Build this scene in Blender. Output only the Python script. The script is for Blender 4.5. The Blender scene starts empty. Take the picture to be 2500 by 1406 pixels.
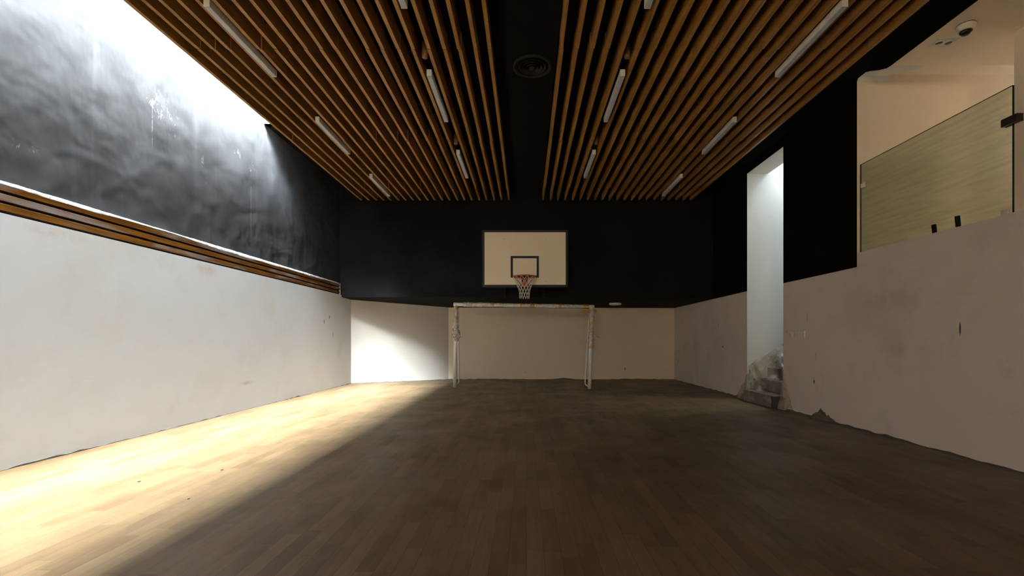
import bpy, bmesh, math, random
from mathutils import Vector, Matrix, noise

S = bpy.context.scene
COL = S.collection
random.seed(7)

# ------------------------------------------------------------------ camera
F, CX, CY, H = 1150.0, 1285.0, 829.0, 1.18        # focal (px), vanishing point, eye height
cam_d = bpy.data.cameras.new('camera')
cam_d.sensor_fit = 'HORIZONTAL'
cam_d.sensor_width = 36.0
cam_d.lens = 36.0 * F / 2500.0
cam_d.shift_x = -(CX - 1250.0) / 2500.0
cam_d.shift_y = (CY - 703.0) / 2500.0
cam_d.clip_start = 0.05
cam = bpy.data.objects.new('camera', cam_d)
COL.objects.link(cam)
cam.location = (0, 0, H)
cam.rotation_euler = (math.pi / 2, 0, 0)
S.camera = cam

# ------------------------------------------------------------------ daylight, exposure
SKY = 28.0
W = bpy.data.worlds.new('overcast_sky')
S.world = W
W.use_nodes = True
bg = W.node_tree.nodes['Background']
bg.inputs[0].default_value = (0.85, 0.94, 1.0, 1)
# hazy overcast sky: an even base plus a broad bright band where the veiled sun stands (behind and to the left)
GLOW = 1900.0
_t = W.node_tree


def _node(typ, **kw):
    n_ = _t.nodes.new(typ)
    for k_, v_ in kw.items():
        setattr(n_, k_, v_)
    return n_


def _math(op, a_, b_):
    n_ = _node('ShaderNodeMath', operation=op)
    for i_, v_ in enumerate((a_, b_)):
        if isinstance(v_, (int, float)):
            n_.inputs[i_].default_value = v_
        else:
            _t.links.new(v_, n_.inputs[i_])
    return n_.outputs[0]


def _smooth(v_, x0, x1, y0, y1):
    n_ = _node('ShaderNodeMapRange', interpolation_type='SMOOTHSTEP')
    _t.links.new(v_, n_.inputs[0])
    for i_, q_ in enumerate((x0, x1, y0, y1)):
        n_.inputs[i_ + 1].default_value = q_
    return n_.outputs[0]


_sp = _node('ShaderNodeSeparateXYZ')
_t.links.new(_node('ShaderNodeTexCoord').outputs['Generated'], _sp.inputs[0])
_tx = _math('DIVIDE', _sp.outputs[0], _math('MAXIMUM', _sp.outputs[2], 0.05))
_ty = _math('DIVIDE', _sp.outputs[1], _math('MAXIMUM', _sp.outputs[2], 0.05))
_g = _math('MULTIPLY', _math('ADD', _smooth(_tx, -0.08, 0.17, 1.0, 0.0),
                          _math('MULTIPLY', _smooth(_tx, 0.24, 0.36, 0.0, 2.6), _smooth(_tx, 0.6, 0.9, 1.0, 0.0))), _smooth(_ty, -1.68, -1.25, 0.0, 1.0))  # right-hand band is no sun, added to brighten the upper left wall
_g = _math('MULTIPLY', _g, _smooth(_ty, -1.30, -0.80, 0.30, 1.0))
_g = _math('MULTIPLY', _g, _smooth(_ty, -0.85, -0.30, 1.0, 0.0))
_g = _math('MULTIPLY', _g, _smooth(_tx, -0.34, -0.12, 1.5, 1.0))
_t.links.new(_math('ADD', _math('MULTIPLY', _g, GLOW), SKY), bg.inputs[1])
S.view_settings.view_transform = 'Standard'
S.view_settings.look = 'None'
S.view_settings.gamma = 1.0
S.view_settings.use_curve_mapping = False
S.view_settings.exposure = 0.0
S.cycles.diffuse_bounces = 8
S.cycles.max_bounces = 14
S.cycles.transparent_max_bounces = 16
S.cycles.sample_clamp_indirect = 12.0

SH_X0, SH_X1 = -4.765, -3.86        # skylight slot along the left wall
SH_Y0, SH_Y1, SH_T = -5.0, 8.55, 6.50


def portal(name, loc, rot, sx, sy):
    l = bpy.data.lights.new(name, 'AREA')
    l.shape = 'RECTANGLE'
    l.size, l.size_y = sx, sy
    l.cycles.is_portal = True
    o = bpy.data.objects.new(name, l)
    COL.objects.link(o)
    o.location, o.rotation_euler = loc, rot
    return o


portal('skylight_portal', ((SH_X0 + SH_X1) / 2, (SH_Y0 + SH_Y1) / 2, SH_T), (0, 0, 0), SH_X1 - SH_X0, SH_Y1 - SH_Y0)
portal('stairwell_portal', (7.0, 8.69, 6.6), (0, 0, 0), 1.2, 1.0)
# added warm fill lamp, unseen, shining through an opening behind the camera
rear_fill = bpy.data.lights.new('rear_fill_lamp', 'AREA')
rear_fill.shape = 'RECTANGLE'; rear_fill.size, rear_fill.size_y = 3.0, 1.8
rear_fill.energy = 340.0; rear_fill.color = (1.0, 0.80, 0.56)
rear_fill_o = bpy.data.objects.new('rear_fill_lamp', rear_fill); COL.objects.link(rear_fill_o)
rear_fill_o.location, rear_fill_o.rotation_euler = (-1.5, -8.2, 2.3), (math.pi / 2, 0, 0)
portal('landing_portal', (8.0, 5.7, 3.9), (0, math.pi / 2, 0), 0.4, 0.3)


# ------------------------------------------------------------------ helpers
def lin(c):
    return tuple((x / 12.92 if x <= 0.04045 else ((x + 0.055) / 1.055) ** 2.4) for x in c) + (1,)


class NB:
    """tiny node-tree builder"""
    def __init__(s, name):
        s.m = bpy.data.materials.new(name)
        s.m.use_nodes = True
        s.t = s.m.node_tree
        s.b = s.t.nodes['Principled BSDF']
        s.out = s.t.nodes['Material Output']

    def n(s, typ, **kw):
        nd = s.t.nodes.new(typ)
        for k, v in kw.items():
            if k.startswith('i_'):
                nd.inputs[k[2:].replace('_', ' ')].default_value = v
            else:
                setattr(nd, k, v)
        return nd

    def l(s, a, b):
        s.t.links.new(a, b)

    def val(s, x, sock):
        if isinstance(x, (int, float)):
            sock.default_value = x
        elif isinstance(x, tuple):
            sock.default_value = x
        else:
            s.l(x, sock)

    def math(s, op, a, b=0.0, c=0.0):
        nd = s.n('ShaderNodeMath', operation=op)
        s.val(a, nd.inputs[0]); s.val(b, nd.inputs[1]); s.val(c, nd.inputs[2])
        return nd.outputs[0]

    def mix(s, f, a, b, blend='MIX'):
        nd = s.n('ShaderNodeMix', data_type='RGBA', blend_type=blend)
        s.val(f, nd.inputs[0]); s.val(a, nd.inputs[6]); s.val(b, nd.inputs[7])
        return nd.outputs[2]

    def ramp(s, f, lo, hi, a=0.0, b=1.0):
        nd = s.n('ShaderNodeMapRange', interpolation_type='SMOOTHSTEP')
        s.val(f, nd.inputs[0])
        nd.inputs[1].default_value, nd.inputs[2].default_value = lo, hi
        nd.inputs[3].default_value, nd.inputs[4].default_value = a, b
        return nd.outputs[0]

    def coords(s):
        return s.n('ShaderNodeTexCoord').outputs['Object']

    def noise(s, scale, detail=4.0, rough=0.55, vec=None, stretch=None, dist=0.0):
        v = vec or s.coords()
        if stretch:
            mp = s.n('ShaderNodeMapping')
            s.l(v, mp.inputs[0]); mp.inputs['Scale'].default_value = stretch
            v = mp.outputs[0]
        nd = s.n('ShaderNodeTexNoise')
        nd.inputs['Scale'].default_value = scale
        nd.inputs['Detail'].default_value = detail
        nd.inputs['Roughness'].default_value = rough
        nd.inputs['Distortion'].default_value = dist
        s.l(v, nd.inputs['Vector'])
        return nd.outputs[0]

    def bump(s, h, strength=0.3, dist=0.02, prev=None):
        nd = s.n('ShaderNodeBump')
        nd.inputs['Strength'].default_value = strength
        nd.inputs['Distance'].default_value = dist
        s.l(h, nd.inputs['Height'])
        if prev:
            s.l(prev, nd.inputs['Normal'])
        return nd.outputs[0]


def simple(name, rgb, rough=0.6, metal=0.0, vary=0.12, scale=9.0, bump=0.0, spec=0.5):
    k = NB(name)
    c = tuple(rgb) + (1,)
    d = tuple(x * (1 - vary) for x in rgb) + (1,)
    k.l(k.mix(k.noise(scale), d, c), k.b.inputs['Base Color'])
    k.b.inputs['Roughness'].default_value = rough
    k.b.inputs['Metallic'].default_value = metal
    k.b.inputs['Specular IOR Level'].default_value = spec
    if bump:
        k.l(k.bump(k.noise(scale * 4), bump, 0.01), k.b.inputs['Normal'])
    return k.m


def plaster(name, base, stain, dirt, amount=0.5, marks=()):
    """painted plaster with yellowish and grey stains; marks = (x, y, z, rx, ry, rz, darkness) scuffs at fixed spots"""
    k = NB(name)
    co = k.coords()
    n1 = k.ramp(k.noise(0.55, 5, 0.6, co), 0.48, 0.72)
    n2 = k.ramp(k.noise(1.7, 6, 0.65, co), 0.52, 0.8)
    n3 = k.noise(14, 4, 0.6, co)
    c = k.mix(k.math('MULTIPLY', n1, amount), base + (1,), stain + (1,))
    c = k.mix(k.math('MULTIPLY', n2, amount * 0.8), c, dirt + (1,))
    c = k.mix(k.math('MULTIPLY', n3, 0.10), c, dirt + (1,))
    n4 = k.ramp(k.noise(2.0, 5, 0.7, co, (0.5, 0.5, 7.0), 0.4), 0.60, 0.80, 0, 0.5 * amount)
    c = k.mix(n4, c, dirt + (1,))
    for (x, y, z, rx, ry, rz, dk, *tint) in marks:
        mp = k.n('ShaderNodeMapping', vector_type='POINT')
        k.l(co, mp.inputs[0])
        sc = (1 / rx, 1 / ry, 1 / rz)
        mp.inputs['Scale'].default_value = sc
        mp.inputs['Location'].default_value = (-x * sc[0], -y * sc[1], -z * sc[2])
        ln = k.n('ShaderNodeVectorMath', operation='LENGTH')
        k.l(mp.outputs[0], ln.inputs[0])
        f = k.ramp(ln.outputs['Value'], 0.1 if tint else 0.55, 1.0, dk, 0.0)
        if tint:
            f = k.math('MULTIPLY', f, k.ramp(k.noise(6, 4, 0.6, co), 0.3, 0.65))
        c = k.mix(f, c, tint[0] + (1,) if tint else (0.03, 0.025, 0.02, 1))
    k.l(c, k.b.inputs['Base Color'])
    k.b.inputs['Roughness'].default_value = 0.75
    k.b.inputs['Specular IOR Level'].default_value = 0.25
    b1 = k.bump(k.noise(1.3, 4, 0.5, co), 0.14, 0.03)
    k.l(k.bump(k.noise(30, 4, 0.6, co), 0.15, 0.004, b1), k.b.inputs['Normal'])
    return k.m


def wood(name, light, dark, axis=1, rough=0.45, scale=1.0, film=False):
    k = NB(name)
    st = [14 * scale, 14 * scale, 14 * scale]
    st[axis] = 0.9 * scale
    info = k.n('ShaderNodeObjectInfo')
    co = k.n('ShaderNodeVectorMath', operation='ADD')
    k.l(k.coords(), co.inputs[0])
    rv = k.n('ShaderNodeCombineXYZ')
    k.l(k.math('MULTIPLY', info.outputs['Random'], 37.0), rv.inputs[axis])
    k.l(rv.outputs[0], co.inputs[1])
    g = k.noise(2.2, 5, 0.6, co.outputs[0], tuple(st), 0.4)
    t = k.noise(0.8, 3, 0.5, co.outputs[0], tuple(x * 0.25 for x in st))
    c = k.mix(k.ramp(g, 0.3, 0.72), dark + (1,), light + (1,))
    c = k.mix(k.ramp(t, 0.35, 0.75, 0, 0.45), c, dark + (1,))
    k.b.inputs['Roughness'].default_value = rough
    if film:                                    # milky protective film, patchy
        f = k.ramp(k.noise(0.8, 4, 0.6, k.coords(), (1, 0.5, 3)), 0.5, 0.62, 0, 0.55)
        c = k.mix(f, c, (0.34, 0.33, 0.34, 1))
    k.l(c, k.b.inputs['Base Color'])
    k.l(k.bump(g, 0.15, 0.004), k.b.inputs['Normal'])
    return k.m


def floor_mat():
    k = NB('oak_parquet')
    PW, PL = 0.097, 0.66
    sp = k.n('ShaderNodeSeparateXYZ')
    k.l(k.coords(), sp.inputs[0])
    u = k.math('DIVIDE', sp.outputs[0], PW)
    row = k.math('FLOOR', u)
    wn = k.n('ShaderNodeTexWhiteNoise', noise_dimensions='1D')
    k.l(row, wn.inputs['W'])
    v = k.math('ADD', k.math('DIVIDE', sp.outputs[1], PL), k.math('MULTIPLY', wn.outputs['Value'], 13.7))
    idx = k.math('FLOOR', v)
    cb = k.n('ShaderNodeCombineXYZ')
    k.l(row, cb.inputs[0]); k.l(idx, cb.inputs[1])
    wn2 = k.n('ShaderNodeTexWhiteNoise', noise_dimensions='3D')
    k.l(cb.outputs[0], wn2.inputs['Vector'])
    r = wn2.outputs['Value']
    # grain, shifted per plank
    off = k.n('ShaderNodeVectorMath', operation='ADD')
    sc = k.n('ShaderNodeVectorMath', operation='SCALE')
    k.l(wn2.outputs['Color'], sc.inputs[0]); sc.inputs['Scale'].default_value = 31.0
    k.l(k.coords(), off.inputs[0]); k.l(sc.outputs[0], off.inputs[1])
    g = k.noise(2.0, 6, 0.62, off.outputs[0], (26, 1.6, 26), 0.5)
    g2 = k.noise(1.5, 3, 0.5, off.outputs[0], (6, 1.2, 6), 0.3)
    kn = k.ramp(k.noise(1.7, 2, 0.4, off.outputs[0], (9, 2.6, 9), 0.2), 0.70, 0.80)
    c = k.mix(r, (0.098, 0.060, 0.027, 1), (0.167, 0.111, 0.056, 1))
    c = k.mix(k.ramp(g, 0.35, 0.75, 0.0, 0.45), c, (0.077, 0.045, 0.021, 1))
    c = k.mix(k.ramp(g2, 0.40, 0.70, 0.0, 0.35), c, (0.178, 0.126, 0.067, 1))
    c = k.mix(k.math('MULTIPLY', kn, 0.45), c, (0.039, 0.022, 0.010, 1))
    fu = k.math('FRACT', u); fv = k.math('FRACT', v)
    eu = k.math('MINIMUM', fu, k.math('SUBTRACT', 1.0, fu))
    ev = k.math('MINIMUM', fv, k.math('SUBTRACT', 1.0, fv))
    gap = k.math('MINIMUM', k.ramp(eu, 0.004, 0.022), k.ramp(ev, 0.0006, 0.0032))
    c = k.mix(gap, k.mix(0.75, c, (0.03, 0.016, 0.008, 1)), c)
    k.l(c, k.b.inputs['Base Color'])
    k.l(k.ramp(k.noise(1.2, 5, 0.6), 0.3, 0.7, 0.38, 0.55), k.b.inputs['Roughness'])
    k.b.inputs['Specular IOR Level'].default_value = 0.28
    b = k.bump(gap, 0.25, 0.002)
    k.l(k.bump(g, 0.06, 0.002, b), k.b.inputs['Normal'])
    return k.m


def black_wall_mat(name, base, marks=False, spec=0.3):
    """black painted plaster, unevenly trowelled"""
    k = NB(name)
    co = k.coords()
    b0 = tuple(x * 0.6 for x in base) + (1,)
    c = k.mix(k.ramp(k.noise(1.6, 4, 0.55, co), 0.35, 0.68), b0, base + (1,))
    if marks:
        s1 = k.ramp(k.noise(5.0, 7, 0.7, co, (1, 1, 0.6), 1.2), 0.69, 0.80)
        s2 = k.ramp(k.noise(0.7, 2, 0.5, co), 0.52, 0.62)
        c = k.mix(k.math('MULTIPLY', k.math('MULTIPLY', s1, s2), 0.5), c, (0.30, 0.30, 0.30, 1))
        for (y, z, ry, rz, thr) in ((6.15, 4.22, 0.34, 0.26, 0.55), (6.35, 4.02, 0.10, 0.20, 0.60), (6.93, 3.80, 0.035, 0.12, 0.46), (7.02, 3.55, 0.03, 0.12, 0.56),
                                     (8.17, 4.16, 0.14, 0.14, 0.54), (7.74, 4.22, 0.14, 0.16, 0.55), (8.15, 3.4, 0.007, 0.95, 0.40), (6.0, 3.95, 0.005, 0.42, 0.40), (4.5, 3.0, 0.20, 0.10, 0.56)):
            mp = k.n('ShaderNodeMapping', vector_type='POINT')
            k.l(co, mp.inputs[0])
            mp.inputs['Scale'].default_value = (0.001, 1 / ry, 1 / rz)
            mp.inputs['Location'].default_value = (0, -y / ry, -z / rz)
            ln = k.n('ShaderNodeVectorMath', operation='LENGTH')
            k.l(mp.outputs[0], ln.inputs[0])
            f = k.math('MULTIPLY', k.ramp(ln.outputs['Value'], 0.3, 1.0, 0.5, 0.0),
                       k.ramp(k.noise(11, 5, 0.7, co, (1, 1.4, 0.7), 1.5), thr, thr + 0.12))
            c = k.mix(f, c, (0.40, 0.40, 0.41, 1))
        st = k.ramp(k.noise(2.0, 4, 0.6, co, (1, 3.0, 0.10)), 0.55, 0.75, 0, 0.35)
        c = k.mix(st, c, tuple(x * 1.8 for x in base) + (1,))
    k.l(c, k.b.inputs['Base Color'])
    k.b.inputs['Roughness'].default_value = 0.6
    k.b.inputs['Specular IOR Level'].default_value = spec
    if marks:
        b1 = k.bump(k.noise(2.3, 2, 0.45, co, (1, 0.8, 1.0), 0.3), 0.60, 0.06)
        b2 = k.bump(k.noise(3.4, 2, 0.45, co, (1, 1.3, 0.8)), 0.40, 0.035, b1)
        k.l(k.bump(k.noise(60, 3, 0.6, co), 0.05, 0.003, b2), k.b.inputs['Normal'])
    return k.m


def film_mat(name, tint, opacity, rough=0.25, fold=26, depth=0.7, spread=0.15):
    """thin translucent plastic sheet"""
    k = NB(name)
    tr = k.n('ShaderNodeBsdfTransparent')
    tr.inputs[0].default_value = (0.92, 0.90, 0.86, 1)
    k.l(k.mix(k.noise(11, 5, 0.65), tuple(x * 0.8 for x in tint) + (1,), tint + (1,)), k.b.inputs['Base Color'])
    k.b.inputs['Roughness'].default_value = rough
    k.l(k.bump(k.noise(fold, 4, 0.55, None, (1, 1, 1), 0.8), depth, 0.02), k.b.inputs['Normal'])
    mx = k.n('ShaderNodeMixShader')
    f = k.ramp(k.noise(fold * 0.4, 4, 0.55), 0.3, 0.75, max(0, opacity - spread), min(1, opacity + spread))
    k.l(f, mx.inputs[0]); k.l(tr.outputs[0], mx.inputs[1]); k.l(k.b.outputs[0], mx.inputs[2])
    k.l(mx.outputs[0], k.out.inputs[0])
    return k.m


def glass_mat():
    k = NB('green_tinted_glass')
    tr = k.n('ShaderNodeBsdfTransparent')
    tr.inputs[0].default_value = (0.79, 0.83, 0.79, 1)
    gl = k.n('ShaderNodeBsdfGlossy'); gl.inputs['Roughness'].default_value = 0.02
    df = k.n('ShaderNodeBsdfDiffuse'); df.inputs[0].default_value = (0.42, 0.46, 0.38, 1)
    fr = k.n('ShaderNodeFresnel'); fr.inputs[0].default_value = 1.45
    dust = k.ramp(k.noise(3.0, 5, 0.6, None, (1, 0.6, 9)), 0.3, 0.8, 0.02, 0.10)
    m1 = k.n('ShaderNodeMixShader'); m2 = k.n('ShaderNodeMixShader')
    k.l(dust, m1.inputs[0]); k.l(tr.outputs[0], m1.inputs[1]); k.l(df.outputs[0], m1.inputs[2])
    geo = k.n('ShaderNodeNewGeometry')
    fs = k.math('MULTIPLY', fr.outputs[0], k.math('SUBTRACT', 1.0, geo.outputs['Backfacing']))
    k.l(fs, m2.inputs[0]); k.l(m1.outputs[0], m2.inputs[1]); k.l(gl.outputs[0], m2.inputs[2])
    k.l(m2.outputs[0], k.out.inputs[0])
    return k.m


# ------------------------------------------------------------------ mesh builder
class MB:
    def __init__(s):
        s.v, s.f, s.mi, s.sm = [], [], [], []

    def quad(s, pts, mi=0, smooth=False):
        n = len(s.v)
        s.v += [tuple(p) for p in pts]
        s.f.append(tuple(range(n, n + len(pts)))); s.mi.append(mi); s.sm.append(smooth)
        return s

    def box(s, x0, x1, y0, y1, z0, z1, mi=0, faces=None):
        """faces: dict of side -> material index, or None to drop that side"""
        P = lambda a, b, c: (x1 if a else x0, y1 if b else y0, z1 if c else z0)
        sides = {'-x': [P(0, 1, 0), P(0, 0, 0), P(0, 0, 1), P(0, 1, 1)], '+x': [P(1, 0, 0), P(1, 1, 0), P(1, 1, 1), P(1, 0, 1)],
                 '-y': [P(0, 0, 0), P(1, 0, 0), P(1, 0, 1), P(0, 0, 1)], '+y': [P(1, 1, 0), P(0, 1, 0), P(0, 1, 1), P(1, 1, 1)],
                 '-z': [P(0, 1, 0), P(1, 1, 0), P(1, 0, 0), P(0, 0, 0)], '+z': [P(0, 0, 1), P(1, 0, 1), P(1, 1, 1), P(0, 1, 1)]}
        for k, q in sides.items():
            m = mi
            if faces and k in faces:
                m = faces[k]
                if m is None:
                    continue
            s.quad(q, m)
        return s

    def grid(s, rows, mi=0, close=False, smooth=True, caps=False):
        n0 = len(s.v); R = len(rows); Cn = len(rows[0])
        for r in rows:
            s.v += [tuple(p) for p in r]
        for i in range(R - 1):
            for j in range(Cn if close else Cn - 1):
                a = n0 + i * Cn + j; b = n0 + i * Cn + (j + 1) % Cn
                s.f.append((a, b, b + Cn, a + Cn)); s.mi.append(mi); s.sm.append(smooth)
        if caps and close:
            s.f.append(tuple(n0 + j for j in range(Cn))[::-1]); s.mi.append(mi); s.sm.append(False)
            s.f.append(tuple(n0 + (R - 1) * Cn + j for j in range(Cn))); s.mi.append(mi); s.sm.append(False)
        return s

    def tube(s, pts, r, seg=12, mi=0, caps=True, rfun=None):
        """rfun(i, angle) multiplies the radius"""
        pts = [Vector(p) for p in pts]
        rows = []
        up = Vector((0, 0, 1))
        t0 = (pts[1] - pts[0]).normalized()
        if abs(t0.dot(up)) > 0.95:
            up = Vector((1, 0, 0))
        u = t0.cross(up).normalized()
        for i, p in enumerate(pts):
            a = pts[max(0, i - 1)]; b = pts[min(len(pts) - 1, i + 1)]
            t = (b - a).normalized()
            u = (u - t * u.dot(t)).normalized(); w = t.cross(u)
            rr = r[i] if isinstance(r, (list, tuple)) else r
            row = []
            for j in range(seg):
                an = 2 * math.pi * j / seg
                q = rr * (rfun(i, an) if rfun else 1)
                row.append(p + (u * math.cos(an) + w * math.sin(an)) * q)
            rows.append(row)
        return s.grid(rows, mi, True, True, caps)

    def lathe(s, prof, seg=32, c=(0, 0, 0), mi=0, caps=True):
        rows = [[(c[0] + r * math.cos(2 * math.pi * j / seg), c[1] + r * math.sin(2 * math.pi * j / seg), c[2] + z)
                 for j in range(seg)] for r, z in prof]
        return s.grid(rows, mi, True, True, caps)

    def build(s, name, mats, parent=None, origin=(0, 0, 0), kind=None, bevel=0.0, fix=True):
        me = bpy.data.meshes.new(name)
        o3 = Vector(origin)
        me.from_pydata([Vector(p) - o3 for p in s.v], [], s.f)
        if not isinstance(mats, (list, tuple)):
            mats = [mats]
        for m in mats:
            me.materials.append(m)
        for p, i, sm in zip(me.polygons, s.mi, s.sm):
            p.material_index = i; p.use_smooth = sm
        bm = bmesh.new(); bm.from_mesh(me)
        bmesh.ops.remove_doubles(bm, verts=bm.verts, dist=1e-5)
        if fix:
            bmesh.ops.recalc_face_normals(bm, faces=bm.faces)
        bm.to_mesh(me); bm.free()
        o = bpy.data.objects.new(name, me)
        COL.objects.link(o)
        if parent:
            o.parent = parent
            o.location = o3
            if 'abs_loc' in parent:
                o.location = o3 - Vector(parent['abs_loc'])
        else:
            o.location = o3
        if kind:
            o['kind'] = kind
        if bevel:
            b = o.modifiers.new('bevel', 'BEVEL'); b.width = bevel; b.segments = 2; b.limit_method = 'ANGLE'
        return o


def tag(o, label, cat, group=None, kind=None):
    o['label'] = label; o['category'] = cat
    if group:
        o['group'] = group
    if kind:
        o['kind'] = kind
    return o


def empty(name, loc, label, cat, group=None):
    o = bpy.data.objects.new(name, None)
    COL.objects.link(o)
    o.location = loc; o.empty_display_size = 0.1
    o['abs_loc'] = tuple(loc)
    return tag(o, label, cat, group)


def struct(mb, name, mats, **kw):
    return mb.build(name, mats, kind='structure', **kw)


def at(px, py, d):
    """point seen at a pixel, d metres down the hall (a measuring aid)"""
    return Vector(((px - CX) * d / F, d, H + (CY - py) * d / F))


def copy_thing(o, loc, label):
    c = o.copy(); COL.objects.link(c); c.location = loc; c['label'] = label
    if 'abs_loc' in c:
        c['abs_loc'] = tuple(loc)
    for ch in list(o.children):
        k = ch.copy(); COL.objects.link(k); k.parent = c
        for g in list(ch.children):
            h = g.copy(); COL.objects.link(h); h.parent = k
    return c


# ------------------------------------------------------------------ materials
XL, XR, YB, YF = -4.72, 4.38, 13.95, -6.0
ZT = 4.63                                           # black ceiling above the slats
M_floor = floor_mat()
M_white_l = plaster('white_plaster_left', (0.735, 0.755, 0.77), (0.66, 0.62, 0.53), (0.56, 0.57, 0.57), 0.5,
                    [(XL, 6.96, 2.22, 0.3, 0.30, 0.13, 0.55, (0.62, 0.42, 0.25)), (XL, 4.74, 2.25, 0.3, 0.45, 0.09, 0.5, (0.62, 0.45, 0.30)),
                     (XL, 7.92, 0.45, 0.3, 0.30, 0.05, 0.6, (0.45, 0.33, 0.2)), (XL, 11.3, 1.72, 0.1, 0.03, 0.06, 0.7),
                     (XL, 11.0, 1.60, 0.1, 0.03, 0.07, 0.6), (XL, 11.5, 1.3, 0.1, 0.02, 0.08, 0.5)])
M_white_r = plaster('white_plaster_right', (0.72, 0.64, 0.575), (0.58, 0.50, 0.42), (0.48, 0.42, 0.36), 0.6,
                    [(XR, 4.757, 1.29, 0.1, 0.012, 0.085, 0.95), (XR, 7.17, 0.54, 0.1, 0.022, 0.04, 0.9),
                     (XR, 7.35, 1.53, 0.1, 0.01, 0.09, 0.6), (XR, 7.13, 0.93, 0.1, 0.012, 0.1, 0.35),
                     (XR, 10.5, 1.02, 0.1, 0.03, 0.04, 0.8), (XR, 10.75, 1.5, 0.1, 0.02, 0.06, 0.5), (XR, 7.92, 1.31, 0.1, 0.01, 0.02, 0.7),
                     (XR, 5.7, 1.66, 0.3, 0.6, 0.16, 0.30, (0.40, 0.34, 0.27)), (XR, 4.30, 0.93, 0.3, 0.12, 0.16, 0.35, (0.42, 0.35, 0.30)), (XR, 5.6, 1.05, 0.3, 0.3, 0.12, 0.3, (0.42, 0.36, 0.30))])
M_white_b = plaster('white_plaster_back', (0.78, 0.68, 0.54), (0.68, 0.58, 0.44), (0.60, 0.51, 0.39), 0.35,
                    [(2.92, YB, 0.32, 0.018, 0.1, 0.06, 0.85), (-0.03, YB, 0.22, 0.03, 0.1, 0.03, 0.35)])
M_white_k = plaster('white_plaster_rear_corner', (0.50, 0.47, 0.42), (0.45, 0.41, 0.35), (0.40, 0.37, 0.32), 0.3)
M_white = plaster('white_paint', (0.74, 0.72, 0.68), (0.66, 0.62, 0.54), (0.60, 0.56, 0.50), 0.3)
M_stairwell = plaster('white_stairwell_paint', (0.73, 0.74, 0.725), (0.68, 0.685, 0.67), (0.62, 0.625, 0.61), 0.3)
M_cream = plaster('cream_landing_paint', (0.86, 0.755, 0.61), (0.80, 0.69, 0.54), (0.74, 0.64, 0.50), 0.3)
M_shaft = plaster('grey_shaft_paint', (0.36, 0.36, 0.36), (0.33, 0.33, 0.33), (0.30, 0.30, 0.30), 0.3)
M_black = black_wall_mat('black_paint', (0.0045, 0.004, 0.0037), False, 0.03)
M_bulk = black_wall_mat('charcoal_paint', (0.011, 0.011, 0.0118), False, 0.03)
M_blackwall = black_wall_mat('black_trowelled_plaster', (0.039, 0.040, 0.042), True)
M_void = simple('black_soffit_paint', (0.006, 0.006, 0.006), 0.9, spec=0.1)
M_slat = wood('pine_slat_wood', (0.40, 0.212, 0.055), (0.25, 0.115, 0.022))
M_rail = wood('varnished_rail_wood', (0.20, 0.088, 0.014), (0.11, 0.043, 0.007), rough=0.25, film=True)
M_gap = simple('dark_gap', (0.010, 0.008, 0.007), 0.9)
M_grime = simple('grey_mortar_edge', (0.13, 0.12, 0.11), 0.9, vary=0.5, scale=25, bump=0.5)
M_film = film_mat('clear_plastic_film', (0.80, 0.80, 0.79), 0.55)
M_sheet = film_mat('dusty_plastic_sheet', (0.52, 0.44, 0.35), 0.46, 0.2, 9, 0.7, 0.22)
M_wrap = film_mat('plastic_wrap', (0.92, 0.89, 0.84), 0.38, 0.10)
M_tape = simple('brown_packing_tape', (0.46, 0.25, 0.03), 0.3, vary=0.3)
M_goal = simple('white_goal_paint', (0.88, 0.87, 0.84), 0.3, vary=0.05)
M_board = simple('cream_white_board', (0.86, 0.76, 0.56), 0.4, vary=0.06, scale=2)
M_ink = simple('black_marking', (0.005, 0.005, 0.005), 0.6)
M_rim = simple('orange_red_enamel', (0.46, 0.085, 0.008), 0.5, spec=0.2)
M_net = simple('white_net_cord', (0.72, 0.69, 0.62), 0.8)
M_bolt = simple('steel_bolt', (0.65, 0.62, 0.56), 0.3, 0.8)
M_steel_k = simple('black_steel', (0.006, 0.006, 0.006), 0.6, spec=0.15)
M_fix = simple('white_light_housing', (0.80, 0.76, 0.68), 0.35, vary=0.04)
M_diff = simple('grey_light_diffuser', (0.56, 0.62, 0.72), 0.55, vary=0.05)
M_brass = simple('brown_plastic', (0.22, 0.12, 0.05), 0.5)
M_vent = simple('dark_vent_metal', (0.018, 0.0165, 0.015), 0.6, spec=0.1)
M_duct = simple('dark_duct_paint', (0.005, 0.0045, 0.004), 0.8, spec=0.05)
M_glass = glass_mat()
M_gedge = simple('dark_glass_edge', (0.012, 0.022, 0.018), 0.1)
M_clamp = simple('dark_bronze_clamp', (0.025, 0.016, 0.012), 0.35)
M_clear = film_mat('clear_acrylic', (0.90, 0.86, 0.80), 0.75, 0.1)
M_cam = simple('white_camera_plastic', (0.78, 0.72, 0.60), 0.4, vary=0.03)
M_dome = simple('smoked_dome', (0.015, 0.013, 0.011), 0.08)
M_conc = simple('dusty_dark_stone', (0.055, 0.045, 0.036), 0.7, vary=0.4, scale=7, bump=0.3)
M_rubble = simple('plaster_rubble', (0.20, 0.17, 0.14), 0.9, vary=0.85, scale=18, bump=0.5)
M_crumb = simple('dark_crumb', (0.05, 0.045, 0.04), 0.8)

# ------------------------------------------------------------------ the room
struct(MB().box(XL - 0.3, 8.3, YF - 0.2, YB + 0.3, -0.2, 0.0), 'floor', M_floor)

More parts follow.
